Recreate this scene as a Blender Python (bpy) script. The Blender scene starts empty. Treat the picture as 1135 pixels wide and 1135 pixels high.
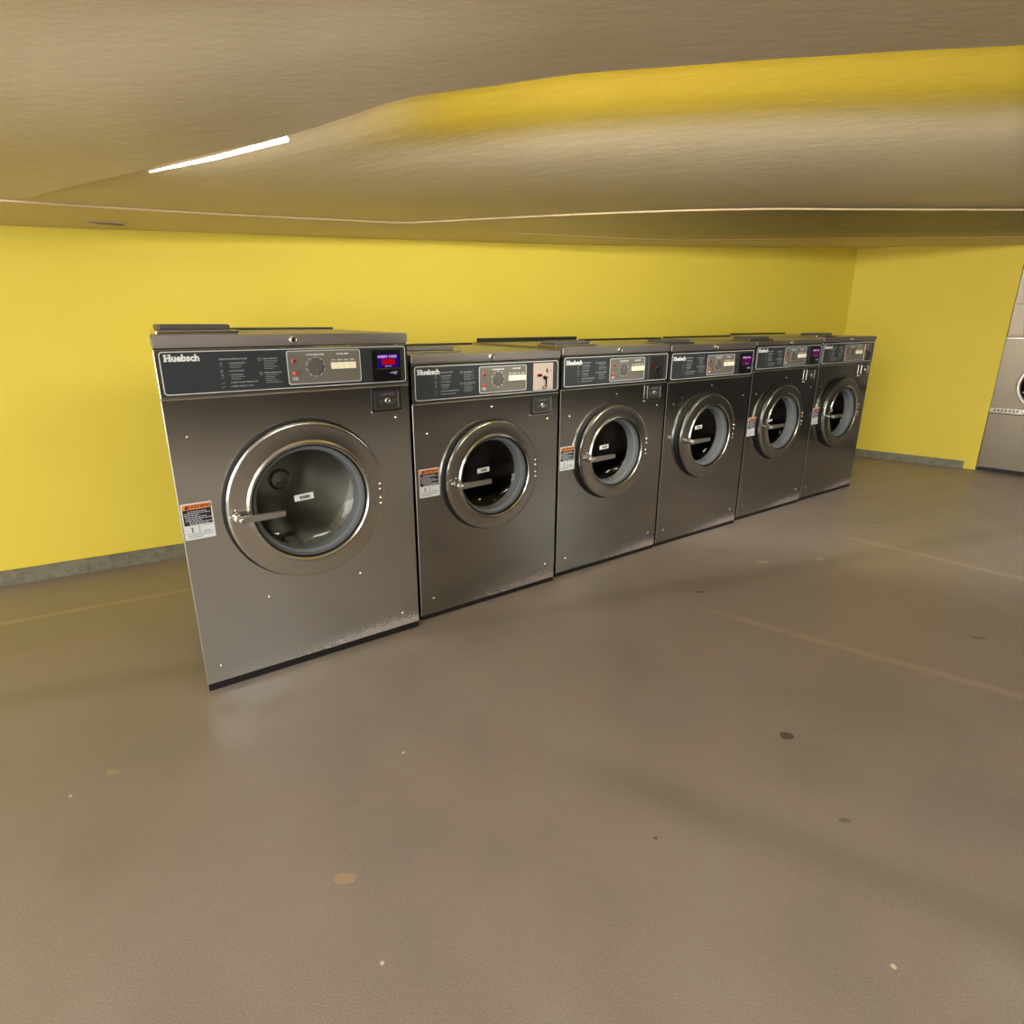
import bpy, bmesh, math, random
from mathutils import Vector, Matrix, noise
random.seed(7)
PI = math.pi
SC = bpy.context.scene
COL = SC.collection

# ------------------------------------------------------------------ helpers
def lin(c):
    return tuple((v/255/12.92 if v/255 <= .04045 else ((v/255+.055)/1.055)**2.4) for v in c)

MATS = {}
def mat(name, rgb=(128,128,128), rough=.5, metal=0, emit=None, estr=1, spec=.5, build=None, linear=None):
    if name in MATS: return MATS[name]
    m = bpy.data.materials.new(name); m.use_nodes = True
    nt = m.node_tree; b = nt.nodes['Principled BSDF']
    col = linear or lin(rgb)
    b.inputs['Base Color'].default_value = (*col, 1)
    b.inputs['Roughness'].default_value = rough
    b.inputs['Metallic'].default_value = metal
    b.inputs['Specular IOR Level'].default_value = spec
    if emit:
        b.inputs['Emission Color'].default_value = (*lin(emit), 1)
        b.inputs['Emission Strength'].default_value = estr
    if build: build(nt, b)
    MATS[name] = m
    return m

def N(nt, typ, **kw):
    n = nt.nodes.new(typ)
    for k, v in kw.items():
        if k.startswith('i_'): n.inputs[k[2:].replace('_', ' ')].default_value = v
        else: setattr(n, k, v)
    return n
def L(nt, a, b): nt.links.new(a, b)
def ramp(nt, src, stops):
    r = nt.nodes.new('ShaderNodeValToRGB'); e = r.color_ramp.elements
    while len(e) < len(stops): e.new(.5)
    for el, (p, c) in zip(e, stops):
        el.position = p; el.color = (*c, 1) if len(c) == 3 else c
    L(nt, src, r.inputs[0]); return r
def coords(nt, scale=(1,1,1)):
    t = N(nt, 'ShaderNodeTexCoord'); m = N(nt, 'ShaderNodeMapping'); m.inputs['Scale'].default_value = scale
    L(nt, t.outputs['Object'], m.inputs['Vector']); return m.outputs['Vector']
def noi(nt, vec, scale, detail=4, rough=.55):
    n = N(nt, 'ShaderNodeTexNoise'); n.inputs['Scale'].default_value = scale
    n.inputs['Detail'].default_value = detail; n.inputs['Roughness'].default_value = rough
    L(nt, vec, n.inputs['Vector']); return n.outputs['Fac']
def mix(nt, fac, a, b, typ='MIX'):
    m = N(nt, 'ShaderNodeMix', data_type='RGBA', blend_type=typ)
    for s, v in ((0, fac), (6, a), (7, b)):
        if hasattr(v, 'is_output'): L(nt, v, m.inputs[s])
        elif s == 0: m.inputs[0].default_value = v
        else: m.inputs[s].default_value = (*v, 1)
    return m.outputs[2]
def math_(nt, op, a, b=0.0, c=None, clamp=False):
    m = N(nt, 'ShaderNodeMath', operation=op, use_clamp=clamp)
    for i, v in enumerate((a, b) if c is None else (a, b, c)):
        if hasattr(v, 'is_output'): L(nt, v, m.inputs[i])
        else: m.inputs[i].default_value = v
    return m.outputs[0]
def maprange(nt, v, a, b, c=0, d=1, smooth=False):
    m = N(nt, 'ShaderNodeMapRange'); m.clamp = True
    if smooth: m.interpolation_type = 'SMOOTHSTEP'
    L(nt, v, m.inputs[0])
    for i, x in enumerate((a, b, c, d)): m.inputs[i+1].default_value = x
    return m.outputs[0]
def bump(nt, b, h, strength=.2, dist=.002):
    n = N(nt, 'ShaderNodeBump'); n.inputs['Strength'].default_value = strength
    n.inputs['Distance'].default_value = dist
    L(nt, h, n.inputs['Height']); L(nt, n.outputs[0], b.inputs['Normal'])

def prop(o, label=None, cat=None, group=None, kind=None):
    if label: o['label'] = label
    if cat: o['category'] = cat
    if group: o['group'] = group
    if kind: o['kind'] = kind
    return o
def obj(name, bm, mats, parent=None, smooth=None):
    me = bpy.data.meshes.new(name)
    bmesh.ops.recalc_face_normals(bm, faces=bm.faces)
    bm.to_mesh(me); bm.free()
    for m in (mats if isinstance(mats, (list, tuple)) else [mats]): me.materials.append(m)
    o = bpy.data.objects.new(name, me); COL.objects.link(o)
    if parent: o.parent = parent
    if smooth is not None:
        for p in me.polygons: p.use_smooth = True
        me.set_sharp_from_angle(angle=math.radians(smooth))
    return o
def structure(name, bm, m, smooth=None): return prop(obj(name, bm, m, None, smooth), kind='structure')
def empty(name, loc, rz=0):
    o = bpy.data.objects.new(name, None); o.empty_display_size = .1
    COL.objects.link(o); o.location = loc; o.rotation_euler = (0, 0, rz); return o

def add_box(bm, x0, x1, y0, y1, z0, z1, bev=0, mi=0, seg=2):
    g = bmesh.ops.create_cube(bm, size=1)
    vs = g['verts']
    for v in vs:
        v.co = ((x0+x1)/2+v.co.x*(x1-x0), (y0+y1)/2+v.co.y*(y1-y0), (z0+z1)/2+v.co.z*(z1-z0))
    fs = list({f for v in vs for f in v.link_faces})
    for f in fs: f.material_index = mi
    if bev:
        es = list({e for v in vs for e in v.link_edges})
        bmesh.ops.bevel(bm, geom=es, offset=bev, segments=seg, affect='EDGES', profile=.5)
    return vs
def box(*a, **k):
    bm = bmesh.new(); add_box(bm, *a, **k); return bm
def lathe(bm, cx, cz, prof, n=64, closed=False, mi=0, cap0=False, cap1=False):
    # profile of (radius, y) turned about the y axis through (cx, cz)
    rings = []
    for r, y in prof:
        rings.append([bm.verts.new((cx+r*math.cos(2*PI*i/n), y, cz+r*math.sin(2*PI*i/n))) for i in range(n)])
    m = len(rings)
    for k in range(m if closed else m-1):
        a, b = rings[k], rings[(k+1) % m]
        for i in range(n):
            f = bm.faces.new((a[i], a[(i+1) % n], b[(i+1) % n], b[i])); f.material_index = mi
    if cap0: bm.faces.new(rings[0]).material_index = mi
    if cap1: bm.faces.new(rings[-1][::-1]).material_index = mi
    return bm
def prism_xz(bm, pts, y0, y1, mi=0):
    a = [bm.verts.new((x, y0, z)) for x, z in pts]; b = [bm.verts.new((x, y1, z)) for x, z in pts]
    fs = [bm.faces.new(a), bm.faces.new(b[::-1])]
    n = len(pts)
    for i in range(n): fs.append(bm.faces.new((a[i], b[i], b[(i+1) % n], a[(i+1) % n])))
    for f in fs: f.material_index = mi
def rrect(x0, x1, z0, z1, r, n=5):
    out = []
    for cx, cz, a0 in ((x1-r, z1-r, 0), (x0+r, z1-r, 90), (x0+r, z0+r, 180), (x1-r, z0+r, 270)):
        for k in range(n+1):
            a = math.radians(a0+90*k/n); out.append((cx+r*math.cos(a), cz+r*math.sin(a)))
    return out
def frame_xz(bm, o, i, y0, y1, mi=0):
    # o and i: outer and inner outlines with the same number of points
    n = len(o); R = []
    for pts, y in ((o, y0), (i, y0), (i, y1), (o, y1)): R.append([bm.verts.new((x, y, z)) for x, z in pts])
    for k in range(4):
        a, b = R[k], R[(k+1) % 4]
        for j in range(n): bm.faces.new((a[j], a[(j+1) % n], b[(j+1) % n], b[j])).material_index = mi
def tube(bm, pts, r, n=8, mi=0, radii=None):
    pts = [Vector(p) for p in pts]; rings = []
    for i, p in enumerate(pts):
        d = (pts[min(i+1, len(pts)-1)]-pts[max(i-1, 0)]).normalized()
        up = Vector((0, 0, 1)) if abs(d.z) < .9 else Vector((1, 0, 0))
        s = d.cross(up).normalized(); t = s.cross(d)
        r = radii[i] if radii else r
        rings.append([bm.verts.new(p+s*r*math.cos(2*PI*k/n)+t*r*math.sin(2*PI*k/n)) for k in range(n)])
    for a, b in zip(rings, rings[1:]):
        for k in range(n): bm.faces.new((a[k], a[(k+1) % n], b[(k+1) % n], b[k])).material_index = mi
    bm.faces.new(rings[0][::-1]); bm.faces.new(rings[-1])
def add_text(bm, s, x, z, size, y, bold=0.0, stretch=1.0, depth=.0006, mi=0, align='LEFT', slabs=False):
    cu = bpy.data.curves.new('t', 'FONT'); cu.body = s; cu.size = size; cu.align_x = align
    cu.offset = bold; cu.extrude = depth/2; cu.resolution_u = 2
    o = bpy.data.objects.new('t', cu); COL.objects.link(o)
    bpy.context.view_layer.update()
    me = bpy.data.meshes.new_from_object(o.evaluated_get(bpy.context.evaluated_depsgraph_get()))
    vs = [v.co.copy() for v in me.vertices]
    nv = [bm.verts.new((x+v.x*stretch, y-v.z, z+v.y)) for v in vs]
    for p in me.polygons:
        try: bm.faces.new([nv[i] for i in p.vertices]).material_index = mi
        except ValueError: pass
    bpy.data.objects.remove(o); bpy.data.curves.remove(cu); bpy.data.meshes.remove(me)
def quad(bm, x0, x1, z0, z1, y, mi=0):
    add_box(bm, x0, x1, y-.0004, y+.0004, z0, z1, mi=mi)

# ------------------------------------------------------------------ materials
def steel_nodes(base, base2, r0, r1, dust=False, sc=1):
    def f(nt, b):
        v = coords(nt, (1, 1, 1))
        big = noi(nt, v, 2.3*sc, 3)
        vs = coords(nt, (20, 20, 1.2)); streak = noi(nt, vs, 1.0, 4, .5)
        mixf = math_(nt, 'ADD', math_(nt, 'MULTIPLY', streak, .25), math_(nt, 'MULTIPLY', big, .75))
        c = ramp(nt, big, [(.2, lin(base)), (.8, lin(base2))]).outputs[0]
        rr = maprange(nt, big, .2, .8, r0, r1)
        met = None
        if dust:
            # dried scuffs and dust splashed up from the floor along the lower edge
            sx = N(nt, 'ShaderNodeSeparateXYZ'); t = N(nt, 'ShaderNodeTexCoord'); L(nt, t.outputs['Object'], sx.inputs[0])
            sp = noi(nt, coords(nt, (1, 1, 1.8)), 55, 6, .75)
            lowm = maprange(nt, sx.outputs['Z'], .03, .12, 1, 0)
            rightm = maprange(nt, sx.outputs['X'], .15, .65, .15, 1)
            k = math_(nt, 'MULTIPLY', lowm, rightm)
            k = math_(nt, 'ADD', k, math_(nt, 'MULTIPLY', math_(nt, 'SUBTRACT', sp, .5), 2.2))
            k = maprange(nt, k, .35, 1.0, 0, .75)
            k = math_(nt, 'MULTIPLY', k, lowm)
            c = mix(nt, k, c, lin((165, 145, 128)))
            L(nt, math_(nt, 'SUBTRACT', 1, k), b.inputs['Metallic'])
            rr = math_(nt, 'ADD', rr, math_(nt, 'MULTIPLY', k, .4))
        L(nt, c, b.inputs['Base Color']); L(nt, rr, b.inputs['Roughness'])
        bump(nt, b, math_(nt, 'MULTIPLY', noi(nt, v, 1.8, 0), 16), .06, .0016)
    return f
STEEL = mat('brushed_steel', metal=1, build=steel_nodes((212,219,222), (218,224,226), .13, .18, dust=True))
STEEL2 = mat('darker_brushed_steel', metal=1, build=steel_nodes((168,171,171), (176,178,177), .13, .18, dust=True))  # darker copy of the first washer's steel, for the smaller washers
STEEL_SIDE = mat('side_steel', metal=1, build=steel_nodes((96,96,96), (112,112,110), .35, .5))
STEEL_LID = mat('lid_steel', metal=1, build=steel_nodes((176,172,168), (186,181,176), .34, .42))
RING = mat('door_ring_steel', metal=1, build=steel_nodes((206,205,200), (212,210,204), .2, .26))
RING2 = mat('darker_ring_steel', metal=1, build=steel_nodes((172,172,168), (180,179,174), .2, .26))  # darker copy of the ring steel, for the smaller washers
CHROME = mat('polished_steel', (225,222,215), .16, 1)
EDGE = mat('bright_edge', (200,198,192), .3, .9)
BLACK = mat('black_rubber', (12,12,13), .55)
BLACKP = mat('black_plastic', (10,10,12), .3)
GASKET = mat('grey_gasket', (104,109,114), .5)
GRAPH = mat('charcoal_graphic', (48,53,58), .35)
PLATE = mat('grey_plate', (122,119,112), .45, .35)
WHITE = mat('white_print', (225,228,228), .5)
DIMW = mat('grey_print', (150,154,158), .5)
IVORY = mat('ivory_plastic', (240,232,205), .35, emit=(240,230,200), estr=.12)
REDL = mat('red_lens', (120,20,18), .15, emit=(190,20,10), estr=.15)
AMB = mat('orange_lens', (190,70,35), .15, emit=(220,70,20), estr=.25)
DARKRED = mat('dark_red_display', (70,12,12), .2, emit=(120,10,8), estr=.2)
BLUES = mat('blue_screen', (20,10,90), .2, emit=(52,16,150), estr=.22)
REDM = mat('magenta_digits', (90,8,50), .2, emit=(150,6,60), estr=.15)
REDS = mat('red_digits', (150,0,20), .2, emit=(200,8,36), estr=.22)
PINKS = mat('screen_print', (200,150,220), .3, emit=(225,165,225), estr=.22)
VIOL = mat('violet_screen', (60,10,90), .2, emit=(105,20,120), estr=.12)
ORANGE = mat('orange_label', (236,136,58), .55)
LWHITE = mat('label_white', (214,218,220), .5)
LBLACK = mat('label_black', (14,13,16), .5)
COINST = mat('coin_plate_steel', (206,190,180), .4, .35)
DRUMM = mat('drum_steel', (165,163,156), .32, 1)
def drumb(nt, b, DC=(160,158,150)):
    v = coords(nt); vo = N(nt, 'ShaderNodeTexVoronoi'); vo.inputs['Scale'].default_value = 46; vo.inputs['Randomness'].default_value = 0
    L(nt, v, vo.inputs['Vector'])
    m = maprange(nt, vo.outputs['Distance'], .14, .18)
    L(nt, mix(nt, m, (.004,.004,.004), lin(DC)), b.inputs['Base Color'])
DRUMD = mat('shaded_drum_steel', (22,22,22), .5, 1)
DRUMP = mat('perforated_drum', rough=.3, metal=1, build=drumb)
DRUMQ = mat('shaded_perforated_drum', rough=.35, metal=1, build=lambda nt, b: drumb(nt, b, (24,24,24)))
def glassb(nt, b):
    out = nt.nodes['Material Output']
    tr = N(nt, 'ShaderNodeBsdfTransparent'); tr.inputs[0].default_value = (.80,.82,.82,1)
    gl = N(nt, 'ShaderNodeBsdfGlossy'); gl.inputs['Roughness'].default_value = .03
    fr = N(nt, 'ShaderNodeLayerWeight')
    mx = N(nt, 'ShaderNodeMixShader')
    L(nt, math_(nt, 'ADD', .04, math_(nt, 'MULTIPLY', math_(nt, 'POWER', fr.outputs['Facing'], 5.0), .9), clamp=True), mx.inputs[0]); L(nt, tr.outputs[0], mx.inputs[1]); L(nt, gl.outputs[0], mx.inputs[2])
    L(nt, mx.outputs[0], out.inputs['Surface'])
GLASS = mat('door_glass', build=glassb)

def wallb(c0, c1):
    def f(nt, b):
        v = coords(nt)
        n = noi(nt, v, 1.3, 4); n2 = noi(nt, v, 160, 3)
        L(nt, ramp(nt, n, [(.3, lin(c0)), (.7, lin(c1))]).outputs[0], b.inputs['Base Color'])
        bump(nt, b, n2, .12, .002)
    return f
YELLOW = mat('yellow_wall_paint', rough=.6, spec=.25, build=wallb((226,206,74), (230,210,82)))
BROWNW = mat('brown_wall_paint', rough=.6, build=wallb((40,37,34), (48,44,40)))
TANW = mat('tan_wall_paint', rough=.6, build=wallb((150,135,112), (160,142,118)))
def baseb(nt, b):
    v = coords(nt, (1, 1, 1)); n = noi(nt, v, 22, 6, .7)
    L(nt, ramp(nt, n, [(.3, lin((92,92,80))), (.7, lin((136,132,112)))]).outputs[0], b.inputs['Base Color'])
    bump(nt, b, n, .4, .004)
BASEB = mat('stone_baseboard', rough=.5, build=baseb)

def floorb(nt, b):
    t = N(nt, 'ShaderNodeTexCoord'); v = t.outputs['Object']
    sx = N(nt, 'ShaderNodeSeparateXYZ'); L(nt, v, sx.inputs[0]); X, Y = sx.outputs['X'], sx.outputs['Y']
    warp = noi(nt, v, 1.1, 2)
    n1 = noi(nt, v, .9, 5, .6); n2 = noi(nt, v, 3.4, 6, .65); n3 = noi(nt, v, 240, 3, .7)
    f = math_(nt, 'ADD', math_(nt, 'MULTIPLY', n1, .6), math_(nt, 'MULTIPLY', n2, .4))
    c = ramp(nt, f, [(.34, lin((126,119,110))), (.5, lin((141,129,120))), (.66, lin((147,138,127)))]).outputs[0]
    # fine sandy speckle of the worn coating
    c = mix(nt, .55, c, ramp(nt, n3, [(.3, (.30,.30,.30)), (.7, (.70,.70,.70))]).outputs[0], 'OVERLAY')
    def line(p, q, w, wob=.05):
        (x0, y0), (x1, y1) = p, q
        dx, dy = x1-x0, y1-y0; l = math.hypot(dx, dy); nx, ny = -dy/l, dx/l
        d = math_(nt, 'ADD', math_(nt, 'MULTIPLY', X, nx), math_(nt, 'MULTIPLY', Y, ny))
        d = math_(nt, 'SUBTRACT', d, x0*nx+y0*ny)
        d = math_(nt, 'ADD', d, math_(nt, 'MULTIPLY', math_(nt, 'SUBTRACT', warp, .5), wob))
        s = math_(nt, 'ADD', math_(nt, 'MULTIPLY', X, dx/l), math_(nt, 'MULTIPLY', Y, dy/l))
        s = math_(nt, 'SUBTRACT', s, (x0*dx+y0*dy)/l)
        k = maprange(nt, math_(nt, 'ABSOLUTE', d), 0, w, 1, 0, True)
        k2 = maprange(nt, s, -.25, .15, 0, 1, True)
        return math_(nt, 'MULTIPLY', k, k2)
    k = line((2.1,3.59), (2.688,2.974), .05); c = mix(nt, math_(nt, 'MULTIPLY', k, .35), c, lin((186,166,146)))
    k = line((.98,2.558), (1.849,1.916), .04); c = mix(nt, math_(nt, 'MULTIPLY', k, .35), c, lin((184,164,142)))
    k = line((.229,1.547), (1.124,1.0), .12, .3); c = mix(nt, math_(nt, 'MULTIPLY', k, .38), c, lin((104,98,80)))
    k = line((-2.6,2.235), (-1.643,2.788), .025); c = mix(nt, math_(nt, 'MULTIPLY', k, .4), c, lin((190,168,130)))
    k = line((-2.1,1.76), (-1.301,2.058), .12); c = mix(nt, math_(nt, 'MULTIPLY', k, .3), c, lin((100,92,74)))
    def spot(x, y, r, col, amt, ex=1.0):
        d = N(nt, 'ShaderNodeVectorMath', operation='DISTANCE')
        cm = N(nt, 'ShaderNodeCombineXYZ'); L(nt, math_(nt, 'MULTIPLY', math_(nt, 'SUBTRACT', X, x), ex), cm.inputs[0]); L(nt, math_(nt, 'SUBTRACT', Y, y), cm.inputs[1])
        L(nt, cm.outputs[0], d.inputs[0])
        dd = math_(nt, 'ADD', d.outputs['Value'], math_(nt, 'MULTIPLY', math_(nt, 'SUBTRACT', noi(nt, v, 22, 3), .5), r*1.6))
        return mix(nt, maprange(nt, dd, r*.8, r*1.1, amt, 0, True), c, lin(col))
    for x, y, r, col, amt, ex in ((.9,1.694,.018,(66,64,50),.85,.8), (.938,2.802,.016,(70,64,52),.7,.6), (-.40,1.155,.017,(180,152,118),.6,.55),
                                  (.905,1.343,.009,(84,78,62),.6,.6), (-1.189,1.515,.013,(176,152,116),.5,.6),
                                  (-.337,1.608,.005,(225,218,200),.9,1), (.807,.947,.006,(222,206,180),.9,1), (-.27,.95,.005,(222,206,190),.8,1),
                                  (-1.25,1.42,.005,(222,206,190),.8,1), (.38,1.28,.005,(90,60,50),.9,1), (2.0,2.35,.014,(70,62,50),.5,.4),
                                  (2.45,3.9,.02,(90,78,56),.5,.4), (1.4,3.2,.02,(190,175,160),.6,.6), (1.75,3.25,.015,(200,180,166),.6,.6)):
        c = spot(x, y, r, col, amt, ex)
    L(nt, c, b.inputs['Base Color'])
    L(nt, maprange(nt, n2, .3, .7, .34, .5), b.inputs['Roughness'])
    h = math_(nt, 'ADD', math_(nt, 'MULTIPLY', n3, .12), math_(nt, 'MULTIPLY', noi(nt, v, 5, 3), 1.2))
    bump(nt, b, h, .25, .006)
FLOORM = mat('worn_concrete_floor', rough=.4, build=floorb)

def ceilb(nt, b):
    v = coords(nt, (1, 1, 1)); n = noi(nt, v, 1.2, 4)
    rot = N(nt, 'ShaderNodeMapping'); rot.inputs['Scale'].default_value = (2, 9, 9)
    t = N(nt, 'ShaderNodeTexCoord'); L(nt, t.outputs['Object'], rot.inputs['Vector'])
    s = noi(nt, rot.outputs['Vector'], 3, 8, .7)
    c = ramp(nt, n, [(.3, lin((200,186,156))), (.7, lin((208,195,166)))]).outputs[0]
    at = N(nt, 'ShaderNodeAttribute'); at.attribute_name = 'yellow_reflection'
    c = mix(nt, at.outputs['Fac'], c, lin((138,119,30)))  # reflection of the yellow wall put into the cove colour
    a2 = N(nt, 'ShaderNodeAttribute'); a2.attribute_name = 'grey_tone'
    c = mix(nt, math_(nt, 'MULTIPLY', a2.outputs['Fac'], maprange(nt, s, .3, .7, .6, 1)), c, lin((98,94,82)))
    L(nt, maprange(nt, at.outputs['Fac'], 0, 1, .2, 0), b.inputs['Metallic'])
    L(nt, c, b.inputs['Base Color'])
    bump(nt, b, s, .25, .012)
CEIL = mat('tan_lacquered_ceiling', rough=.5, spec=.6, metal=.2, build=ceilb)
TRIM = mat('cream_trim', (230,208,165), .35, .2)
# ------------------------------------------------------------------ camera
PITCH, ROLL = .306567, .00402
cam = bpy.data.cameras.new('camera'); cam.sensor_width = 36; cam.lens = 681.8*36/1135; cam.clip_start = .02
camo = bpy.data.objects.new('camera', cam); COL.objects.link(camo); SC.camera = camo
camo.matrix_world = Matrix.Translation((0, 0, 1.3)) @ Matrix.Rotation(PI/2-PITCH, 4, 'X') @ Matrix.Rotation(ROLL, 4, 'Z')

# ------------------------------------------------------------------ room shell
bm = bmesh.new()
fx = [(-5.6,-4.1), (7.6,-4.1), (7.6,2.6), (4.85,4.9), (3.22,6.24), (-5.6,1.14)]
bm.faces.new([bm.verts.new((x, y, 0)) for x, y in fx]); structure('floor', bm, FLOORM)
def wall(name, p, q, m, z1=2.75, t=.08):
    p, q = Vector((*p, 0)), Vector((*q, 0)); d = (q-p).normalized(); n = Vector((d.y, -d.x, 0))  # n points into the room
    bm = bmesh.new(); pts = [p, q, q-n*t, p-n*t]
    a = [bm.verts.new(v) for v in pts]; b = [bm.verts.new(v+Vector((0, 0, z1))) for v in pts]
    bm.faces.new(a); bm.faces.new(b)
    for i in range(4): bm.faces.new((a[i], a[(i+1) % 4], b[(i+1) % 4], b[i]))
    return structure(name, bm, m)
CORNER = (3.2007, 6.1806); WE = (4.19, 5.43)
wall('wall_back', (-5.5,1.144), CORNER, YELLOW)
wall('wall_right', CORNER, WE, YELLOW)
DRY_YAW = math.radians(-43); DW = .70
dx2, dy2 = math.cos(DRY_YAW), math.sin(DRY_YAW)
DEND = (WE[0]+.02+dx2*(DW+.02), WE[1]-.02+dy2*(DW+.02))
wall('wall_right', DEND, (7.5,2.55), BROWNW)
wall('wall_right', (7.5,2.55), (7.5,-4), BROWNW)
wall('wall_front', (7.5,-4), (-5.5,-4), TANW)
PANE = mat('added_light_pane', (255,255,255), .2, emit=(255,253,248), estr=8)
FRAMEM = mat('window_frame', (120,118,112), .4, .6)
for k in range(3):  # unseen glowing windows added to brighten the ceiling and walls
    x0 = -5.2+k*2.1; x1 = x0+1.95
    wn = structure('window_%d' % (k+1), box(x0+.05, x1-.05, -3.995, -3.985, .25, 2.25), PANE)
    bm = bmesh.new(); frame_xz(bm, [(x0, .2), (x1, .2), (x1, 2.3), (x0, 2.3)], [(x0+.06, .26), (x1-.06, .26), (x1-.06, 2.24), (x0+.06, 2.24)], -4, -3.95)
    add_box(bm, x0+.05, x1-.05, -3.99, -3.955, 1.0, 1.05); obj('window_frame', bm, FRAMEM, wn)
wall('wall_left', (-5.5,-4), (-5.5,1.144), TANW)
def baseboard(name, p, q, h, t=.014):
    p, q = Vector((*p, 0)), Vector((*q, 0)); d = (q-p).normalized(); n = Vector((d.y, -d.x, 0))
    bm = bmesh.new(); pts = [p+n*t, q+n*t, q, p]
    a = [bm.verts.new(v) for v in pts]; b = [bm.verts.new(v+Vector((0, 0, h))) for v in pts]
    bm.faces.new(a); bm.faces.new(b)
    for i in range(4): bm.faces.new((a[i], a[(i+1) % 4], b[(i+1) % 4], b[i]))
    bmesh.ops.bevel(bm, geom=[e for e in bm.edges if all(v.co.z > h-.001 for v in e.verts)], offset=.004, segments=2, affect='EDGES')
    return structure(name, bm, BASEB)
baseboard('baseboard_back', (-5.5,1.144), CORNER, .078)
u = (Vector(WE)-Vector(CORNER)).normalized()
baseboard('baseboard_right', CORNER, tuple(Vector(CORNER)+u*1.15), .07)
# thin raised paint line across the right wall
n = Vector((u.y, -u.x))
bm = bmesh.new(); p0 = Vector(CORNER)+n*.001; p1 = Vector(WE)+n*.001
tube(bm, [(p0.x, p0.y, 1.315), (p1.x, p1.y, 1.22)], .0022, 6); structure('trim_3', bm, YELLOW)

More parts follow.
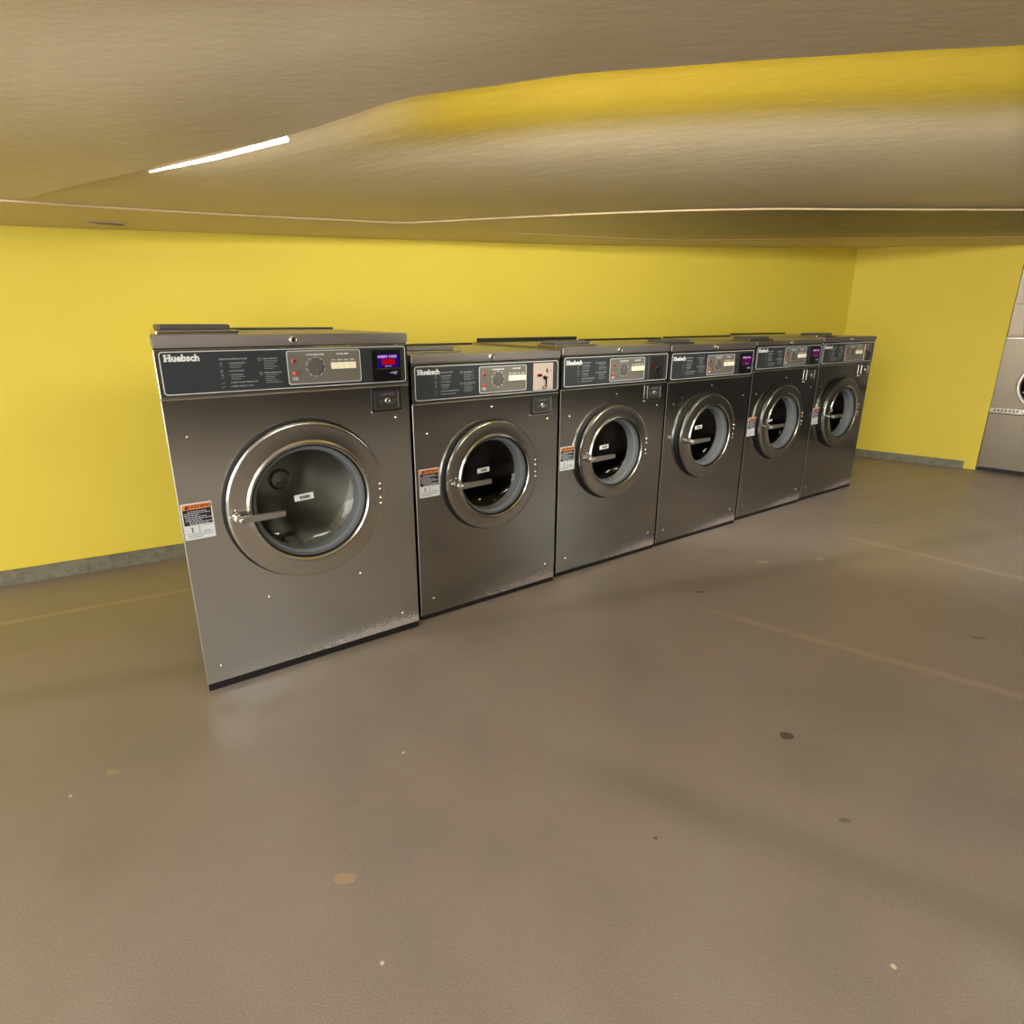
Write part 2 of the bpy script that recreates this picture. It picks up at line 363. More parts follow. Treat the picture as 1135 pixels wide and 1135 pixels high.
# ------------------------------------------------------------------ ceiling: rolling tan soffits lofted from section curves
COLS=[
 (-200,[(-2.792,2.712,1.662),(-2.591,2.531,1.681),(-2.397,2.356,1.700),(-2.397,2.356,1.700),(-2.397,2.356,1.700),(-2.397,2.356,1.700),(-2.397,2.356,1.700),(-2.397,2.356,1.700),(-1.770,1.813,1.830),(-1.529,1.629,1.960)]),
 (-80,[(-2.504,2.879,1.673),(-2.304,2.663,1.690),(-2.116,2.460,1.706),(-2.116,2.460,1.706),(-2.116,2.460,1.706),(-2.116,2.460,1.706),(-2.116,2.460,1.706),(-2.116,2.460,1.706),(-1.510,1.831,1.832),(-1.284,1.621,1.958)]),
 (10,[(-2.263,3.018,1.682),(-2.066,2.769,1.696),(-1.886,2.543,1.710),(-1.886,2.543,1.710),(-1.886,2.543,1.710),(-1.886,2.543,1.710),(-1.886,2.543,1.710),(-1.886,2.543,1.710),(-1.311,1.845,1.833),(-1.102,1.615,1.956)]),
 (60,[(-2.119,3.101,1.686),(-1.927,2.836,1.700),(-1.777,2.629,1.714),(-1.743,2.582,1.718),(-1.715,2.544,1.722),(-1.690,2.511,1.728),(-1.669,2.482,1.733),(-1.630,2.425,1.723),(-1.180,1.827,1.839),(-1.001,1.612,1.955)]),
 (110,[(-1.967,3.190,1.690),(-1.783,2.906,1.704),(-1.659,2.718,1.718),(-1.593,2.617,1.725),(-1.541,2.539,1.735),(-1.499,2.476,1.745),(-1.462,2.423,1.757),(-1.398,2.317,1.737),(-1.051,1.808,1.845),(-0.901,1.609,1.954)]),
 (160,[(-1.805,3.283,1.697),(-1.633,2.986,1.709),(-1.527,2.805,1.722),(-1.435,2.647,1.733),(-1.368,2.533,1.747),(-1.314,2.445,1.763),(-1.271,2.374,1.780),(-1.191,2.226,1.750),(-0.925,1.790,1.851),(-0.802,1.606,1.953)]),
 (240,[(-1.525,3.445,1.706),(-1.379,3.132,1.719),(-1.305,2.976,1.732),(-1.187,2.724,1.751),(-1.109,2.560,1.775),(-1.052,2.444,1.801),(-1.009,2.360,1.830),(-0.904,2.115,1.775),(-0.732,1.767,1.863),(-0.643,1.600,1.951)]),
 (320,[(-1.215,3.625,1.715),(-1.100,3.299,1.731),(-1.057,3.181,1.747),(-0.927,2.814,1.772),(-0.848,2.595,1.805),(-0.794,2.451,1.841),(-0.755,2.352,1.880),(-0.651,2.027,1.800),(-0.545,1.744,1.874),(-0.485,1.593,1.949)]),
 (385,[(-0.938,3.785,1.725),(-0.851,3.451,1.741),(-0.821,3.339,1.758),(-0.698,2.872,1.793),(-0.630,2.620,1.837),(-0.587,2.467,1.887),(-0.559,2.371,1.940),(-0.454,1.926,1.820),(-0.394,1.709,1.882),(-0.356,1.580,1.944)]),
 (450,[(-0.635,3.961,1.736),(-0.577,3.615,1.753),(-0.557,3.500,1.770),(-0.459,2.925,1.814),(-0.410,2.642,1.870),(-0.381,2.483,1.933),(-0.362,2.390,2.000),(-0.279,1.843,1.840),(-0.249,1.677,1.889),(-0.229,1.567,1.939)]),
 (545,[(-0.136,4.249,1.752),(-0.125,3.907,1.774),(-0.113,3.547,1.797),(-0.093,2.962,1.845),(-0.084,2.680,1.907),(-0.078,2.524,1.976),(-0.075,2.434,2.050),(-0.056,1.818,1.860),(-0.051,1.660,1.896),(-0.047,1.548,1.932)]),
 (640,[(0.442,4.584,1.774),(0.406,4.226,1.791),(0.340,3.579,1.823),(0.279,2.991,1.876),(0.249,2.712,1.944),(0.231,2.561,2.019),(0.219,2.476,2.100),(0.159,1.795,1.880),(0.143,1.644,1.902),(0.131,1.530,1.925)]),
 (745,[(1.198,5.022,1.809),(1.114,4.685,1.824),(0.855,3.646,1.852),(0.701,3.038,1.904),(0.622,2.743,1.971),(0.576,2.579,2.045),(0.546,2.484,2.125),(0.390,1.777,1.890),(0.355,1.640,1.909),(0.327,1.533,1.927)]),
 (850,[(2.114,5.551,1.863),(1.911,5.038,1.869),(1.404,3.755,1.880),(1.141,3.103,1.931),(1.006,2.782,1.998),(0.924,2.600,2.071),(0.872,2.492,2.150),(0.615,1.759,1.900),(0.565,1.636,1.915),(0.524,1.537,1.929)]),
 (935,[(3.009,6.070,1.916),(2.624,5.317,1.909),(1.875,3.851,1.895),(1.508,3.151,1.946),(1.320,2.807,2.012),(1.208,2.611,2.086),(1.134,2.494,2.165),(0.795,1.747,1.906),(0.734,1.633,1.918),(0.684,1.540,1.931)]),
 (1000,[(3.482,5.967,1.914),(3.078,5.298,1.912),(2.250,3.923,1.906),(1.796,3.188,1.957),(1.564,2.825,2.024),(1.425,2.619,2.097),(1.335,2.495,2.176),(0.930,1.738,1.911),(0.863,1.631,1.921),(0.807,1.542,1.932)]),
 (1060,[(3.803,5.724,1.897),(3.436,5.193,1.904),(2.607,3.991,1.917),(2.068,3.223,1.968),(1.793,2.845,2.034),(1.629,2.630,2.108),(1.522,2.500,2.187),(1.055,1.733,1.915),(0.982,1.630,1.924),(0.921,1.544,1.933)]),
 (1113,[(4.065,5.525,1.883),(3.744,5.108,1.898),(2.931,4.050,1.926),(2.312,3.254,1.977),(1.998,2.863,2.044),(1.810,2.639,2.117),(1.687,2.504,2.196),(1.164,1.728,1.918),(1.087,1.630,1.926),(1.021,1.545,1.934)]),
 (1135,[(4.168,5.447,1.879),(3.875,5.082,1.897),(3.068,4.074,1.930),(2.415,3.267,1.981),(2.083,2.870,2.048),(1.885,2.643,2.121),(1.756,2.506,2.200),(1.210,1.726,1.920),(1.131,1.629,1.927),(1.063,1.546,1.935)]),
 (1250,[(4.664,5.070,1.851),(4.470,4.876,1.882),(3.754,4.144,1.939),(2.927,3.292,1.990),(2.510,2.876,2.056),(2.262,2.639,2.130),(2.100,2.495,2.209),(1.443,1.714,1.924),(1.357,1.626,1.931),(1.282,1.550,1.937)]),
 (1400,[(5.216,4.652,1.821),(5.192,4.646,1.866),(4.682,4.235,1.950),(3.605,3.325,2.001),(3.068,2.884,2.068),(2.750,2.634,2.141),(2.544,2.482,2.220),(1.742,1.700,1.930),(1.651,1.623,1.935),(1.570,1.555,1.940)]),
]

def extend(cols):
    out = []
    first, last = cols[0], cols[-1]
    # beyond the left of the photo: the plain soffit runs on along the back wall
    P = [Vector(p) for p in first[1]]
    for k, s in ((-2, 3.6), (-1, 1.4)):
        q = [p+Vector((-.866, -.5, 0))*s for p in P]
        q[8] = Vector((P[8].x-s*1.0, P[8].y-s*.5, P[8].z)); q[9] = Vector((P[9].x-s*1.05, P[9].y-s*.45, P[9].z))
        out.append((k, q))
    for c in cols: out.append((c[0], [Vector(p) for p in c[1]]))
    P = [Vector(p) for p in last[1]]
    for k, s in ((1, 1.5), (2, 4.2)):
        d = Vector((.72, -.60, 0))*s
        q = [p+d for p in P[:3]]+[p+Vector((.80, -.45, 0))*s for p in P[3:7]]+[p+Vector((.95, -.25, 0))*s for p in P[7:]]
        out.append((k, q))
    return out
CC = extend(COLS)
rows = []
for key, p in CC:
    lip = max(0.0, p[6].z-p[7].z)
    away = Vector((p[7].x, p[7].y, 0)); dirv = -away.normalized()
    A0 = p[0]+Vector((-.02, .035, 0)) if key < 936 else p[0]+Vector((.03, .035, 0))
    g = min(1.0, lip/.06)
    Send = p[6]+dirv*min(.45, lip*1.6+.02*g)+Vector((0, 0, .02*g))
    Sdn = p[7]+dirv*(.12*g)+Vector((0, 0, .012+.09*g))
    Sed = p[7]+Vector((0, 0, .012*g))
    edge = p[7]
    # overhead and behind the camera
    fxm = max(-5.6, min(7.6, p[9].x*(1.25 if abs(p[9].x) < 1.7 else 1.0)))
    sgn = fxm
    O1 = Vector((sgn*1.12, min(.85, p[9].y-.2), 2.01)); O2 = Vector((sgn*1.3, -.35, 2.28)); O3 = Vector((sgn*1.5, -1.6, 2.42)); O4 = Vector((sgn*1.9, -4.05, 2.42))
    for o in (O1, O2, O3, O4): o.x = max(-5.6, min(7.6, o.x))
    if key == -2:
        for o in (O1, O2, O3, O4): o.x = -5.65
    if key == 2:
        for o in (O1, O2, O3, O4): o.x = 7.65
    rows.append([A0, p[1], p[2], p[3], p[4], p[5], p[6], Send, Sdn, Sed, edge, p[8], p[9], O1, O2, O3, O4])
def catmull(a, b, c, d, t):
    return .5*((2*b)+(-a+c)*t+(2*a-5*b+4*c-d)*t*t+(-a+3*b-3*c+d)*t*t*t)
def chord(a, b, c, d, t):
    # smooth curve from b to c that allows for uneven spacing
    d1, d2, d3 = max((b-a).length, 1e-6), max((c-b).length, 1e-6), max((d-c).length, 1e-6)
    m1 = ((b-a)/d1*d2+(c-b)/d2*d1)/(d1+d2)*d2 if (b-a).length > 1e-6 else c-b
    m2 = ((c-b)/d2*d3+(d-c)/d3*d2)/(d2+d3)*d2 if (d-c).length > 1e-6 else c-b
    t2, t3 = t*t, t*t*t
    return b*(2*t3-3*t2+1)+m1*(t3-2*t2+t)+c*(-2*t3+3*t2)+m2*(t3-t2)
def dense_cols(R, sub=4):
    out = []
    for i in range(len(R)-1):
        for k in range(sub):
            t = k/sub
            if i in (0, 1, 2, len(R)-2, len(R)-3, len(R)-4): out.append([a.lerp(b, t) for a, b in zip(R[i], R[i+1])])
            else: out.append([catmull(R[i-1][j], R[i][j], R[i+1][j], R[i+2][j], t) for j in range(len(R[i]))])
    out.append(R[-1]); return out
D = dense_cols(rows)
# smooth along the profile inside the spans: cove (2..7) and near soffit (10..15)
def dense_profile(p):
    out = []; ix = []
    spans = [(0, 2), (2, 7), (7, 8), (8, 9), (9, 10), (10, 16)]
    for a, b in spans:
        ix.append(len(out))
        n = 1 if b-a == 1 else 4
        for i in range(a, b):
            for k in range(n):
                t = k/n; q0 = p[max(a, i-1)]; q3 = p[min(b, i+2)]
                out.append(chord(q0, p[i], p[i+1], q3, t) if n > 1 else p[i].copy())
    out.append(p[16]); return out, ix
def ss(a, b, x):
    x = max(0, min(1, (x-a)/(b-a))); return x*x*(3-2*x)
bm = bmesh.new(); V = []; lay = bm.verts.layers.float.new('yellow_reflection'); lay2 = bm.verts.layers.float.new('grey_tone')
for p in D:
    q, ix = dense_profile(p); row = [bm.verts.new(v) for v in q]; V.append(row)
    amt = ss(-.70, -.15, p[10].x) if p[10].x < 6 else 1   # the painted yellow reflection in the cove starts past the light tube
    for i in range(ix[1]+1): row[i][lay2] = ss(-.2, 2.2, p[2].x)*ss(3, 5, i)  # wall soffit turns darker grey towards the right
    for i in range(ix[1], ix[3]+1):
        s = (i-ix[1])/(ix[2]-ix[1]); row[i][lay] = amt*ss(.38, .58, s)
nq = len(V[0])
for a, b in zip(V, V[1:]):
    for i in range(nq-1):
        f = bm.faces.new((a[i], a[i+1], b[i+1], b[i])); f.smooth = True
for s in ix[1:]:
    for a, b in zip(V, V[1:]):
        e = bm.edges.get((a[s], b[s]))
        if e: e.smooth = False
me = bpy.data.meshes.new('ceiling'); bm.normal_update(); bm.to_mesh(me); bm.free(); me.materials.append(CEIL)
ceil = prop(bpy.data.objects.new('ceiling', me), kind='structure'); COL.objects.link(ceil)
# light bead along the front edge of the wall soffit, and a second shorter one
bm = bmesh.new(); tube(bm, [p[2]-Vector((0, 0, .002)) for k, p in zip(range(999), D) if -2.0 < p[2].x < 4.6], .0065, 8); structure('trim_1', bm, TRIM, 60)
bm = bmesh.new(); tube(bm, [p[1]-Vector((0, 0, .0)) for p in D if -.05 < p[1].x < 5.2], .005, 8); structure('trim_2', bm, TRIM, 60)

# slim glowing tube in the cove
bm = bmesh.new(); CV = [(-1.230,2.330,1.7645), (-.956,2.236,1.7885), (-.688,2.122,1.8135)]
COVEL = mat('cove_tube_glow', (255,250,235), .4, emit=(255,248,232), estr=45)
tube(bm, CV, .0055, 8, radii=[.002,.0055,.007]); o = obj('cove_glow_tube', bm, COVEL)
prop(o, 'slim glowing light tube tucked along the ceiling cove, upper left', 'light')

bm = bmesh.new(); pts = []  # unseen light tube added behind the lip to brighten the cove
for p in D:
    if -.42 < p[10].x < 4.2 and p[2].x > -1.2:
        a = -Vector((p[10].x, p[10].y, 0)).normalized(); pts.append(p[10]+a*.08+Vector((0, 0, .092)))
tube(bm, pts, .008, 8); o = obj('cove_glow_tube', bm, mat('added_tube_glow', (255,250,240), .4, emit=(255,250,238), estr=300))
prop(o, 'added unseen light tube behind the lip of the curved ceiling edge, brightening the cove', 'light')

# small vent in the soffit
t = empty('ceiling_vent', (-1.842,3.045,1.6985), math.radians(30))
prop(t, 'small faded tan vent grille set in the ceiling edge above the yellow wall', 'vent')
VENT = mat('vent_paint', (170,158,130), .5); VENTD = mat('vent_dark', (120,112,92), .6)
bm = bmesh.new(); fr = rrect(-.075, .075, -.045, .045, .006); fi = rrect(-.065, .065, -.035, .035, .004)
frame_xz(bm, fr, fi, -.003, .003); bmesh.ops.rotate(bm, verts=bm.verts, matrix=Matrix.Rotation(PI/2, 3, 'X')); obj('frame', bm, VENT, t)
bm = bmesh.new()
for k in range(6): add_box(bm, -.065, .065, -.032+k*.0115, -.026+k*.0115, -.002, .002)
obj('grille', bm, VENTD, t)

# unseen ceiling light fixtures behind and beside the camera, placed to light the room
LIGHTM = mat('light_diffuser', (255,255,250), .4, emit=(255,247,232), estr=1)
def fixture(x, y, z, rz, lx, ly, power, label):
    t = empty('ceiling_light', (x, y, z), rz); prop(t, label, 'light', 'ceiling light panels')
    bm = bmesh.new(); add_box(bm, -lx/2-.03, lx/2+.03, -ly/2-.03, ly/2+.03, 0, .05, bev=.006); obj('frame', bm, mat('white_metal', (230,228,220), .4), t)
    m = mat('diffuser_%d' % power, (255,255,250), .4, emit=(255,250,240), estr=power)
    obj('diffuser', box(-lx/2, lx/2, -ly/2, ly/2, -.012, 0), m, t)
    return t
fixture(1.4, -.2, 2.22, 0, 1.3, .5, 17, 'ceiling light panel behind and to the right of the viewer')
fixture(-1.4, -.6, 2.25, 0, 1.3, .5, 16, 'ceiling light panel behind and to the left of the viewer')
fixture(4.9, 1.8, 1.86, math.radians(-40), 1.2, .5, 24, 'added unseen light panel brightening the right corner walls')  # added out of view to brighten the right corner
fixture(-3.6, -.2, 2.05, 0, 1.2, .5, 18, 'ceiling light panel far to the left of the washers')

# ------------------------------------------------------------------ washers
def screw_bm(x, z, y=0, r=.0055):
    bm = bmesh.new(); lathe(bm, x, z, [(r, y), (r, y-.002), (r*.6, y-.0038), (r*.15, y-.0042)], 12, cap1=True); return bm
def plate_hole(bm, x0, x1, z0, z1, cx, cz, r, y0, y1, n=72):
    angs = sorted([2*PI*i/n for i in range(n)]+[math.atan2(z-cz, x-cx) % (2*PI) for x in (x0, x1) for z in (z0, z1)])
    def rp(a):
        c, s = math.cos(a), math.sin(a); t = 1e9
        if c > 1e-9: t = min(t, (x1-cx)/c)
        if c < -1e-9: t = min(t, (x0-cx)/c)
        if s > 1e-9: t = min(t, (z1-cz)/s)
        if s < -1e-9: t = min(t, (z0-cz)/s)
        return cx+c*t, cz+s*t
    i = [(cx+r*math.cos(a), cz+r*math.sin(a)) for a in angs]; o = [rp(a) for a in angs]
    frame_xz(bm, o, i, y0, y1)

INSTR = [('1. ADD DETERGENT', 1), ('2. LOAD WASHER', 0), ('3. CLOSE DOOR', 1), ('4. SELECT WATER TEMPERATURE', 0), ('5. INSERT COINS TO START', 0)]
def washer(idx, x, y, yaw, w, h, hl, hp, du, dz, dr, label, pay, coinbox=True, sticker=True, tag=(0, 0), plate=None, payu=None, coinu=None,
           screws=(), bolts=(), hub=None, depth=.78, tapl=0.0, tapr=0.0, dz_top=0, zo=0.0, holes=(), group='small washers of the row', dispz=.026):
    STEEL, RING = (globals()['STEEL'], globals()['RING']) if idx == 0 else (STEEL2, RING2)
    t = empty('washing_machine', (x, y, 0), yaw); prop(t, label, 'washing machine', group)
    b0 = .028 if idx == 0 else .022
    # cabinet shell: sides, back and bottom behind the front panel
    def tapered(bm, z0, z1, y0, y1, ov=0.0, openf=False):
        f = lambda yy, side: (tapl if side == 0 else -tapr)*yy/depth
        a = [(f(y0, 0)-ov, y0), (w+f(y0, 1)+ov, y0), (w+f(y1, 1)+ov, y1), (f(y1, 0)-ov, y1)]
        lo = [bm.verts.new((px, py, z0)) for px, py in a]; hi = [bm.verts.new((px, py, z1)) for px, py in a]
        for i in range(4):
            if i == 0 and openf: continue
            bm.faces.new((lo[i], lo[(i+1) % 4], hi[(i+1) % 4], hi[i]))
        bm.faces.new(lo); bm.faces.new(hi)
    bm = bmesh.new(); tapered(bm, b0, hl-.004, .004, depth, -.004, openf=True); obj('cabinet', bm, STEEL_SIDE, t)
    bm = bmesh.new(); tapered(bm, 0, b0+.001, .001, depth-.02, -.003); obj('base', bm, BLACK, t)
    bm = bmesh.new()
    plate_hole(bm, 0.001, w-.001, b0, hp-.004, du, dz, dr*.93, 0, .018)
    obj('front_panel', bm, STEEL, t)
    # bright folded edges of the front panel
    bm = bmesh.new(); tube(bm, [(.0025, -.0005, b0), (.0025, -.0005, hp-.004)], .0022, 6); tube(bm, [(.0, -.0005, hp-.0045), (w, -.0005, hp-.0045)], .0025, 6)
    obj('edge_trim', bm, EDGE, t)
    # lid
    bm = bmesh.new(); tapered(bm, hl, h, -.012, depth, 0)
    bmesh.ops.bevel(bm, geom=list(bm.edges), offset=.0045, segments=2, affect='EDGES'); lid = obj('lid', bm, STEEL_LID, t, 40)
    bm = bmesh.new(); lathe(bm, w*.497, (h+hl)/2, [(.013, -.012), (.013, -.017), (.011, -.019), (.0085, -.0195), (.008, -.0165), (.0, -.0165)], 24); obj('lid_lock', bm, CHROME, lid, 40)
    # black strip standing in for the shadow under the lid
    obj('lid_shadow_strip', box(.004, w-.004, -.004, .01, hl-.006, hl+.002), BLACK, lid)
    # detergent box cover on top, rear trim strip
    bm = bmesh.new(); add_box(bm, .004+tapl*.2, .268, .05, .19, h, h+dispz*.45, bev=.004)
    dc = obj('dispenser_cover', bm, CHROME, t)
    bm = bmesh.new(); add_box(bm, .016+tapl*.2, .248, .07, .18, h+dispz*.45, h+dispz, bev=.005); obj('dispenser_cap', bm, mat('grey_cap', (74,74,76), .4), dc)
    bm = bmesh.new(); add_box(bm, tapl+.02, w-tapr-.01, depth-.05, depth-.02, h-.002, h+(.022 if idx == 2 else .010), bev=.002); obj('rear_trim', bm, BLACK, t)

    # control panel
    bm = bmesh.new(); add_box(bm, .001, w-.001, -.006, .02, hp, hl-.004, bev=.002); cp = obj('control_panel', bm, STEEL, t)
    g0, g1, gz0, gz1 = .014, w-.012, hp+.010, hl-.0105
    bm = bmesh.new(); prism_xz(bm, rrect(g0, g1, gz0, gz1, .012), -.0082, -.004); obj('control_face', bm, GRAPH, cp)
    bm = bmesh.new(); frame_xz(bm, rrect(g0, g1, gz0, gz1, .012), rrect(g0+.0028, g1-.0028, gz0+.0028, gz1-.0028, .0095), -.0090, -.0075)
    obj('control_outline', bm, mat('outline_print', (205,208,205), .4), cp)
    ft = -.0084
    # maker's lettering in heavy slab type
    bm = bmesh.new(); zL = hp+.113; lx = .027
    add_text(bm, 'Huebsch', lx, zL, .0285, ft, bold=.0013, stretch=1.0)
    sl = .0046
    for a, b_, zz in ((0, .0085, 0), (.0115, .0205, 0), (0, .0085, .0165), (.0115, .0205, .0165)):
        add_box(bm, lx+a-.0008, lx+b_-.0008, ft-.0006, ft+.0002, zL+zz, zL+zz+.0034)
    obj('maker_lettering', bm, WHITE, cp)
    # instructions
    bm = bmesh.new(); ux = plate[0]-.215; z = gz1-.030
    add_text(bm, 'OPERATING INSTRUCTIONS', ux, z, .0068, ft, bold=.0002)
    z -= .013
    for k, (s, sub) in enumerate(INSTR):
        add_text(bm, s, ux+.028, z, .0058, ft, bold=.0002)
        # small line icon beside each step
        ic = ux+.006
        if k == 1: frame_xz(bm, rrect(ic-.004, ic+.004, z-.002, z+.006, .0015, 2), rrect(ic-.0028, ic+.0028, z-.0008, z+.0048, .001, 2), ft-.0004, ft)
        elif k in (0, 2):
            frame_xz(bm, [(ic+.0035*math.cos(a*PI/6), z+.002+.0035*math.sin(a*PI/6)) for a in range(12)], [(ic+.0023*math.cos(a*PI/6), z+.002+.0023*math.sin(a*PI/6)) for a in range(12)], ft-.0004, ft)
            add_box(bm, ic-.0045, ic+.0045, ft-.0004, ft, z-.007, z-.0058)
        else:
            add_box(bm, ic-.006, ic-.001, ft-.0004, ft, z-.001, z+.0004); add_box(bm, ic+.0, ic+.006, ft-.0004, ft, z+.002, z+.0034)
        if sub:
            for q in range(2):
                z -= .006
                add_box(bm, ux+.032, ux+.032+random.uniform(.03, .052), ft-.0004, ft, z, z+.0014)
        z -= .0125
    ux2 = plate[0]-.078; z = gz1-.032
    for blk in range(2):
        add_text(bm, ('TIMER OPERATION', 'WATER TEMPERATURE')[blk], ux2, z, .0056, ft, bold=.0002)
        frame_xz(bm, [(ux2-.010+.005*math.cos(a*PI/6), z+.001+.005*math.sin(a*PI/6)) for a in range(12)], [(ux2-.010+.0036*math.cos(a*PI/6), z+.001+.0036*math.sin(a*PI/6)) for a in range(12)], ft-.0004, ft)
        for q in range(5):
            z -= .0062; add_box(bm, ux2+.003, ux2+.003+random.uniform(.03, .058), ft-.0004, ft, z, z+.0014)
        z -= .015
    obj('instruction_text', bm, DIMW, cp)
    # timer plate
    p0, p1, pz0, pz1 = plate[0], plate[1], plate[2]+zo, plate[3]+zo
    bm = bmesh.new(); prism_xz(bm, rrect(p0, p1, pz0, pz1, .009), -.0100, -.0075); obj('timer_plate', bm, PLATE, cp)
    bm = bmesh.new(); frame_xz(bm, rrect(p0, p1, pz0, pz1, .009), rrect(p0+.0028, p1-.0028, pz0+.0028, pz1-.0028, .007), -.0108, -.0098)
    obj('timer_plate_outline', bm, mat('outline_print', (205,208,205), .4), cp)
    fp = -.0102
    for k, (lz, mm) in enumerate(((pz1-.034, REDL), (pz1-.076, AMB))):
        bm = bmesh.new(); lathe(bm, p0+.024, lz, [(.0085, fp), (.0085, fp-.003), (.0065, fp-.004)], 20, cap1=True, mi=0)
        lathe(bm, p0+.024, lz, [(.006, fp-.0038), (.0055, fp-.007), (.003, fp-.009)], 16, cap1=True, mi=1); obj('indicator_light', bm, [mat('light_bezel', (180,120,100), .4, .4), mm], cp, 40)
    bm = bmesh.new(); lathe(bm, p0+.098, pz1-.056, [(.0285, fp), (.0285, fp-.003), (.026, fp-.006), (.010, fp-.007)], 36, cap1=True, mi=0)
    for k in range(10):
        a = k*2*PI/10; xx, zz = p0+.098+.027*math.cos(a), pz1-.056+.027*math.sin(a)
        lathe(bm, xx, zz, [(.0035, fp-.001), (.0035, fp-.0045)], 8, cap1=True, mi=0)
    add_box(bm, p0+.096, p0+.0995, fp-.0082, fp-.006, pz1-.078, pz1-.056, mi=1)
    obj('cycle_dial', bm, [mat('dial_grey', (88,88,88), .4), mat('dial_pointer', (130,90,90), .5)], cp, 35)
    mk = bmesh.new()
    for k in range(10):
        a0, a1 = (k+.2)*2*PI/10, (k+.75)*2*PI/10
        o_ = [(p0+.098+.0335*math.cos(a0+(a1-a0)*j/4), pz1-.056+.0335*math.sin(a0+(a1-a0)*j/4)) for j in range(5)]
        i_ = [(p0+.098+.0318*math.cos(a0+(a1-a0)*j/4), pz1-.056+.0318*math.sin(a0+(a1-a0)*j/4)) for j in range(5)]
        prism_xz(mk, o_+i_[::-1], fp-.0004, fp)
    obj('dial_marks', mk, WHITE, cp)
    bm = bmesh.new(); add_text(bm, 'CYCLE INDICATOR', p0+.099, pz1-.017, .0072, fp, bold=.0003, align='CENTER'); obj('dial_heading', bm, WHITE, cp)
    bm = bmesh.new(); add_text(bm, 'WATER TEMP', p0+.198, pz1-.017, .0072, fp, bold=.0003, align='CENTER'); obj('button_heading', bm, WHITE, cp)
    bm = bmesh.new()
    for k, s in enumerate(('HOT', 'WARM', 'COLD', 'COLD')): add_text(bm, s, p0+.164+k*.023, pz1-.037, .0058, fp, align='CENTER', bold=.0002)
    obj('button_lettering', bm, WHITE, cp); bm = bmesh.new()
    add_text(bm, 'DOOR', p0+.024, pz1-.092, .0056, fp, bold=.0002, align='CENTER'); add_text(bm, 'LOCKED', p0+.024, pz1-.098, .0056, fp, bold=.0002, align='CENTER')
    obj('light_lettering', bm, WHITE, cp)
    for k in range(4):
        bm = bmesh.new(); add_box(bm, p0+.1535+k*.0228, p0+.1758+k*.0228, fp-.009, fp, pz1-.066, pz1-.043, bev=.0012); obj('button', bm, IVORY, cp)

    # payment unit
    q0, q1, r0, r1 = payu[0], payu[1], payu[2]+zo, payu[3]+zo
    if pay == 'card':
        bm = bmesh.new(); add_box(bm, q0, q1, -.016, -.007, r0, r1, bev=.002)
        cr = obj('card_reader', bm, BLACKP, t)
        W, H = q1-q0, r1-r0
        obj('screen', box(q0+.2*W, q1-.06*W, -.0172, -.0155, r0+.44*H, r1-.14*H), BLUES if idx == 0 else VIOL, cr)
        bm = bmesh.new(); add_box(bm, q0+.36*W, q1-.20*W, -.0180, -.0170, r0+.53*H, r0+.70*H); obj('red_display', bm, REDS if idx == 0 else REDM, cr)
        bm = bmesh.new(); add_text(bm, 'INSERT CARD', q0+.22*W, r0+.745*H, .0125, -.0174, bold=.0005)
        obj('screen_text', bm, PINKS, cr); bm = bmesh.new()
        add_box(bm, q0+.45*W, q0+.68*W, -.0178, -.0172, r0+.475*H, r0+.49*H)
        obj('screen_marks', bm, PINKS, cr)
        bm = bmesh.new(); add_box(bm, q0+.18*W, q1+.01, -.022, -.0155, r0+.385*H, r0+.42*H, bev=.001); obj('card_slot', bm, mat('slot_bronze', (70,62,50), .35, .5), cr)
        bm = bmesh.new(); add_text(bm, '~w', q0+.62*W, r0+.22*H, .022, -.0166, bold=.0008); obj('small_emblem', bm, mat('emblem_print', (175,170,215), .4), cr)
    else:
        bm = bmesh.new(); add_box(bm, q0, q1-.012, -.0125, -.007, r0, r1, bev=.0015); ca = obj('coin_acceptor', bm, COINST if idx < 2 else RING, t)
        W, H = q1-q0-.012, r1-r0
        bm = bmesh.new(); add_box(bm, q0+.18*W, q0+.42*W, -.0138, -.012, r0+.5*H, r0+.6*H, bev=.0004); obj('red_display', bm, DARKRED, ca)
        bm = bmesh.new(); prism_xz(bm, [(q0+.66*W, r0+.62*H), (q0+.72*W, r0+.64*H), (q0+.70*W, r0+.76*H), (q0+.66*W, r0+.84*H), (q0+.63*W, r0+.72*H)], -.0135, -.012)
        add_box(bm, q0+.78*W, q0+.92*W, -.0133, -.012, r0+.705*H, r0+.72*H); obj('coin_slot', bm, mat('slot_dark', (40,36,34), .5), ca)
        bm = bmesh.new(); lathe(bm, q0+.55*W, r0+.46*H, [(.0085, -.012), (.0085, -.018), (.0055, -.020)], 16, cap1=True)
        add_box(bm, q0+.50*W, q0+.68*W, -.021, -.018, r0+.46*H-.003, r0+.46*H+.004)
        add_box(bm, q0+.59*W, q0+.64*W, -.019, -.0145, r0+.18*H, r0+.44*H, bev=.001)
        for sx_ in (0,): frame_xz(bm, [(q0+.55*W+.014*math.cos(a*PI/8), r0+.10*H+.008*math.sin(a*PI/8)+.003*math.cos(a*PI/8)) for a in range(16)], [(q0+.55*W+.010*math.cos(a*PI/8), r0+.10*H+.005*math.sin(a*PI/8)+.002*math.cos(a*PI/8)) for a in range(16)], -.016, -.0135)
        obj('coin_lock_key', bm, mat('key_dark', (24,22,22), .35, .5), ca)
